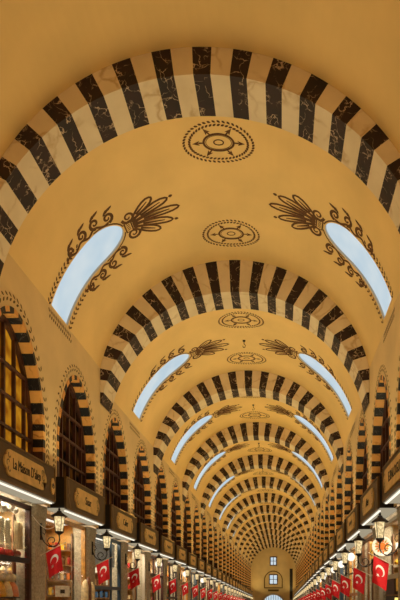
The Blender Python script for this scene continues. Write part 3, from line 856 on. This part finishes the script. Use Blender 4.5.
# woven garlands and hanging bags in the first left shop
def garland(x, y, z0, z1, colr, label, cat, wd=.09):
    mb = MB()
    for st in range(3):
        pts = [(.02*cos(t*1.1+st*2.1), wd*sin(t*1.1+st*2.1), z0-z1-(z0-z1)*t/24) for t in range(25)]
        mb.tube(pts, .028, n=6)
    tag(mb.build('garland', colr, loc=(x, y, z1)), label, cat, 'braided garlands in the nearest left shop')
base = X_(-1, .22)
for i, (yy, nm) in enumerate(((10.38, 'nearest the camera'), (10.66, 'in the middle'), (10.93, 'next to the cream drape'))):
    garland(base-.1, yy, EYE+1.52, EYE+.96, M['net'], 'pale braided garland in the nearest left shop, '+nm, 'garland', .11)
mb = MB()
for i in range(14):
    a, b = i/14, (i+1)/14
    x = lambda t: .05*sin(t*26); mb.quad([(x(a), a*.28, .55+.02*cos(a*20)), (x(b), b*.28, .55+.02*cos(b*20)), (x(b)*1.3, b*.24+.02, 0), (x(a)*1.3, a*.24+.02, 0)])
tag(mb.build('cloth_drape', M['g_cream'], loc=(base+.0, 11.03, EYE+.95)), 'cream folded cloth drape beside the garlands in the nearest left shop', 'cloth')
def blob(mb, c, r, seed, mi=0):
    rr = random.Random(seed); n, k = 10, 6; base_ = len(mb.v)
    for i in range(k+1):
        ph = pi*i/k
        for j in range(n):
            t = 2*pi*j/n; q = r*(1+rr.uniform(-.16, .16)); mb.v.append((c[0]+q*.8*sin(ph)*cos(t), c[1]+q*sin(ph)*sin(t), c[2]+q*cos(ph)*.8))
    for i in range(k):
        for j in range(n):
            a = base_+i*n+j; b = base_+i*n+(j+1) % n; mb.f.append((a, a+n, b+n, b)); mb.m.append(mi)
for i, (yy, zz, r) in enumerate(((10.2, 1.75, .12), (10.48, 1.79, .12), (10.74, 1.74, .12), (11.0, 1.78, .11), (11.22, 1.75, .09))):
    mb = MB(); blob(mb, (0, 0, 0), r, i); mb.tube([(0, 0, r*.6), (0, 0, SZ0-.03-(EYE+zz)+.04)], .006, n=5)
    tag(mb.build('hanging_bundle', M['g_white'], loc=(base-.08, yy, EYE+zz)), f'white gauzy bundle hung below the nearest left sign, {NTH[i]} from the camera', 'bundle', 'white bundles hung in the nearest left shop')
for i, (yy, cn) in enumerate(((10.35, 'red'), (10.67, 'red'), (10.99, 'brown'))):
    mb = MB(); mb.lathe([(.02, 0), (.12, .01), (.145, .04), (.145, .1), (.12, .14), (.02, .15)], n=14)
    tag(mb.build('cushion', M['g_'+cn], loc=(base-.05, yy+.1, EYE+.77), smooth=True), f'{cn} round cushion on the black rail, {NTH[i]} from the camera, nearest left shop', 'cushion', 'round cushions on the black rail')
# ledge that carries them
tag(MB().box(-.32, .0, 9.0, 11.2, -.02, 0).build('display_ledge', M['wood2'], loc=(base+.04, 0, EYE+.77)), 'dark ledge behind the black rail in the nearest left shop', 'ledge')
tag(MB().box(-.32, .0, 9.0, 11.2, -.02, 0).build('display_ledge', M['wood2'], loc=(base+.04, 0, EYE-.02)), 'lower dark ledge at the foot of the nearest left shop', 'ledge')
for i, (yy, cn) in enumerate(((10.3, 'orange'), (10.56, 'yellow'), (10.82, 'cream'), (11.07, 'orange'))):
    mb = MB(); mb.lathe([(.11, 0), (.12, .05), (.09, .2), (.05, .28), (.035, .3)], n=12); blob(mb, (0, 0, .38), .1, 20+i, 1)
    tag(mb.build('doll', [M['g_'+cn], M['g_cream']], loc=(base-.05, yy, EYE-.018), smooth=True), f'{cn} robed doll on the lower ledge, {NTH[i]} from the left, nearest left shop', 'doll', 'dolls on the lower ledge')
# string of white beads across the front pillar
pts = [(0, 0+1.3*t/16, .0-.16*sin(pi*t/16)*1.2) for t in range(17)]
tag(MB().tube(pts, .008, n=5).build('string_light', M['white'], loc=(-4.98, 11.0, EYE+1.62)), 'thin white cord looped in front of the nearest left pillar', 'cord')
# small white notice and leaning rolls at the second left shop
e = MB(); e.box(0, .02, -.16, .16, 0, .26); e.box(.021, .024, -.05, .05, .08, .17, 1)
o = e.build('notice_card', [M['g_white'], M['ink']], loc=(X_(-1, -.06), 12.75, EYE-.02)); o.rotation_euler.z = RAD(-55)
tag(o, 'small white notice card at the foot of the second left shop', 'card')
for i, (yy, h) in enumerate(((14.1, .42), (14.33, .5), (14.56, .36))):
    mb = MB(); pts = [(0, 0, -1.2), (0, 0, h*.5), (.0, .02, h*.8), (.0, .06, h)]; mb.tube(pts, [.09, .09, .07, .02], n=10)
    tag(mb.build('fabric_roll', M['g_cream' if i != 1 else 'g_brown'], loc=(X_(-1, -.1), yy, EYE), smooth=True), f'{["cream","brown","cream"][i]} rounded roll standing before the second left pillar, {NTH[i]} from the camera', 'roll')
# painted plate and lit case in the second right shop
mb = MB(); mb.lathe([(.02, 0), (.14, .01), (.25, .05), (.26, .06), (.24, .06), (.14, .025), (.02, .02)], n=28)
mb.lathe([(.02, .026), (.1, .03), (.1, .034), (.02, .035)], n=20, mi=1)
for i in range(14):
    a = 2*pi*i/14; mb.quad([(.15*cos(a-.2), .15*sin(a-.2), .04), (.20*cos(a+.05), .20*sin(a+.05), .053), (.15*cos(a+.2), .15*sin(a+.2), .04), (.09*cos(a), .09*sin(a), .036)], 1 if i % 2 else 2)
o = mb.build('ceramic_plate', [M['g_white'], M['g_orange'], M['g_gold']], loc=(X_(1, .1), 14.42, EYE+1.3)); o.rotation_euler = (RAD(90), 0, RAD(-14))
tag(o, 'round painted ceramic plate hung behind the nearest right lantern', 'plate')
e = empty('display_case', (X_(1, .2), 13.9, EYE-.5)); tag(e, 'lit cream display case low in the second right shop', 'case')
MB().box(0, .5, -.5, .5, 0, .5).build('body', M['black'], e)
MB().box(.02, .48, -.53, -.5, .22, .46).build('lit_panel', emission('case_glow', (250, 214, 120), 1.6), e)
MB().box(-.02, .52, -.54, .52, .5, .54).build('top', M['shelf'], e)
e = empty('display_case', (X_(1, .2), 13.9, EYE+.04)); tag(e, 'upper dark display case with gilt edge in the second right shop', 'case')
MB().box(0, .5, -.5, .5, 0, .5).build('body', M['wood2'], e)
MB().box(.05, .45, -.53, -.5, .08, .4).build('lit_panel', M['g_gold'], e)
# amber notice board in the third right shop
e = empty('light_box', (X_(1, .22), 17.3, EYE+1.15)); tag(e, 'square amber light box hanging in the third right shop', 'sign')
MB().box(-.02, .62, -.04, .04, 0, .55).build('frame', M['gold'], e)
MB().box(.02, .58, -.055, -.04, .04, .51).build('lit_face', emission('amber_face', (222, 160, 70), .9), e)

# ------------------------------------------------------------------ light
def area(name, loc, rot, sx, sy, col, power, spread=180):
    L = bpy.data.lights.new(name, 'AREA'); L.shape = 'RECTANGLE'; L.size = sx; L.size_y = sy; L.color = col; L.energy = power
    L.spread = RAD(spread)
    o = bpy.data.objects.new(name, L); COL.objects.link(o); o.location = loc; o.rotation_euler = rot; return o
UP = (1.0, .765, .32)
for k in range(-1, 13):
    yc = arch_y(k)+BAY/2+.4
    for s in (-1, 1):
        # unseen uplights added along the sign boards' front edge to wash the vault
        area('added_uplight', (SGX[s]+s*.02, yc, SZ1+.06+floor_dz(yc)), (0, pi-s*RAD(36), 0), .12, 5.8, UP if k > 1 else (1.0, .82, .45), 90 if k > 0 else (72 if k == 0 else 30), 160)
for s in (-1, 1):
    for m in range(0, 20):
        area('shop_light', (X_(s, .55), gy(m)-SP/2, SZ0-.06+sd(m)), (0, s*RAD(12), 0), .7, 2.0, (1, .88, .66), 66 if m else 115)
w = bpy.data.worlds.new('World'); S.world = w; w.use_nodes = True
bg = w.node_tree.nodes['Background']; bg.inputs[0].default_value = lin((255, 214, 160)); bg.inputs[1].default_value = .8

# ------------------------------------------------------------------ camera
cam = bpy.data.cameras.new('Camera'); co = bpy.data.objects.new('Camera', cam); COL.objects.link(co)
co.location = (0, 0, EYE); co.rotation_euler = (pi/2, 0, 0)
cam.sensor_fit = 'AUTO'; cam.sensor_width = 36; cam.lens = 33; cam.shift_x = -81/600; cam.shift_y = 296/600
cam.clip_start = .05; cam.clip_end = 400
S.camera = co
S.view_settings.view_transform = 'Standard'; S.view_settings.look = 'None'; S.view_settings.gamma = 1; S.view_settings.exposure = 0.0
S.view_settings.use_curve_mapping = False
S.cycles.max_bounces = 8; S.cycles.diffuse_bounces = 5; S.cycles.caustics_reflective = False; S.cycles.caustics_refractive = False
S.cycles.sample_clamp_indirect = 4
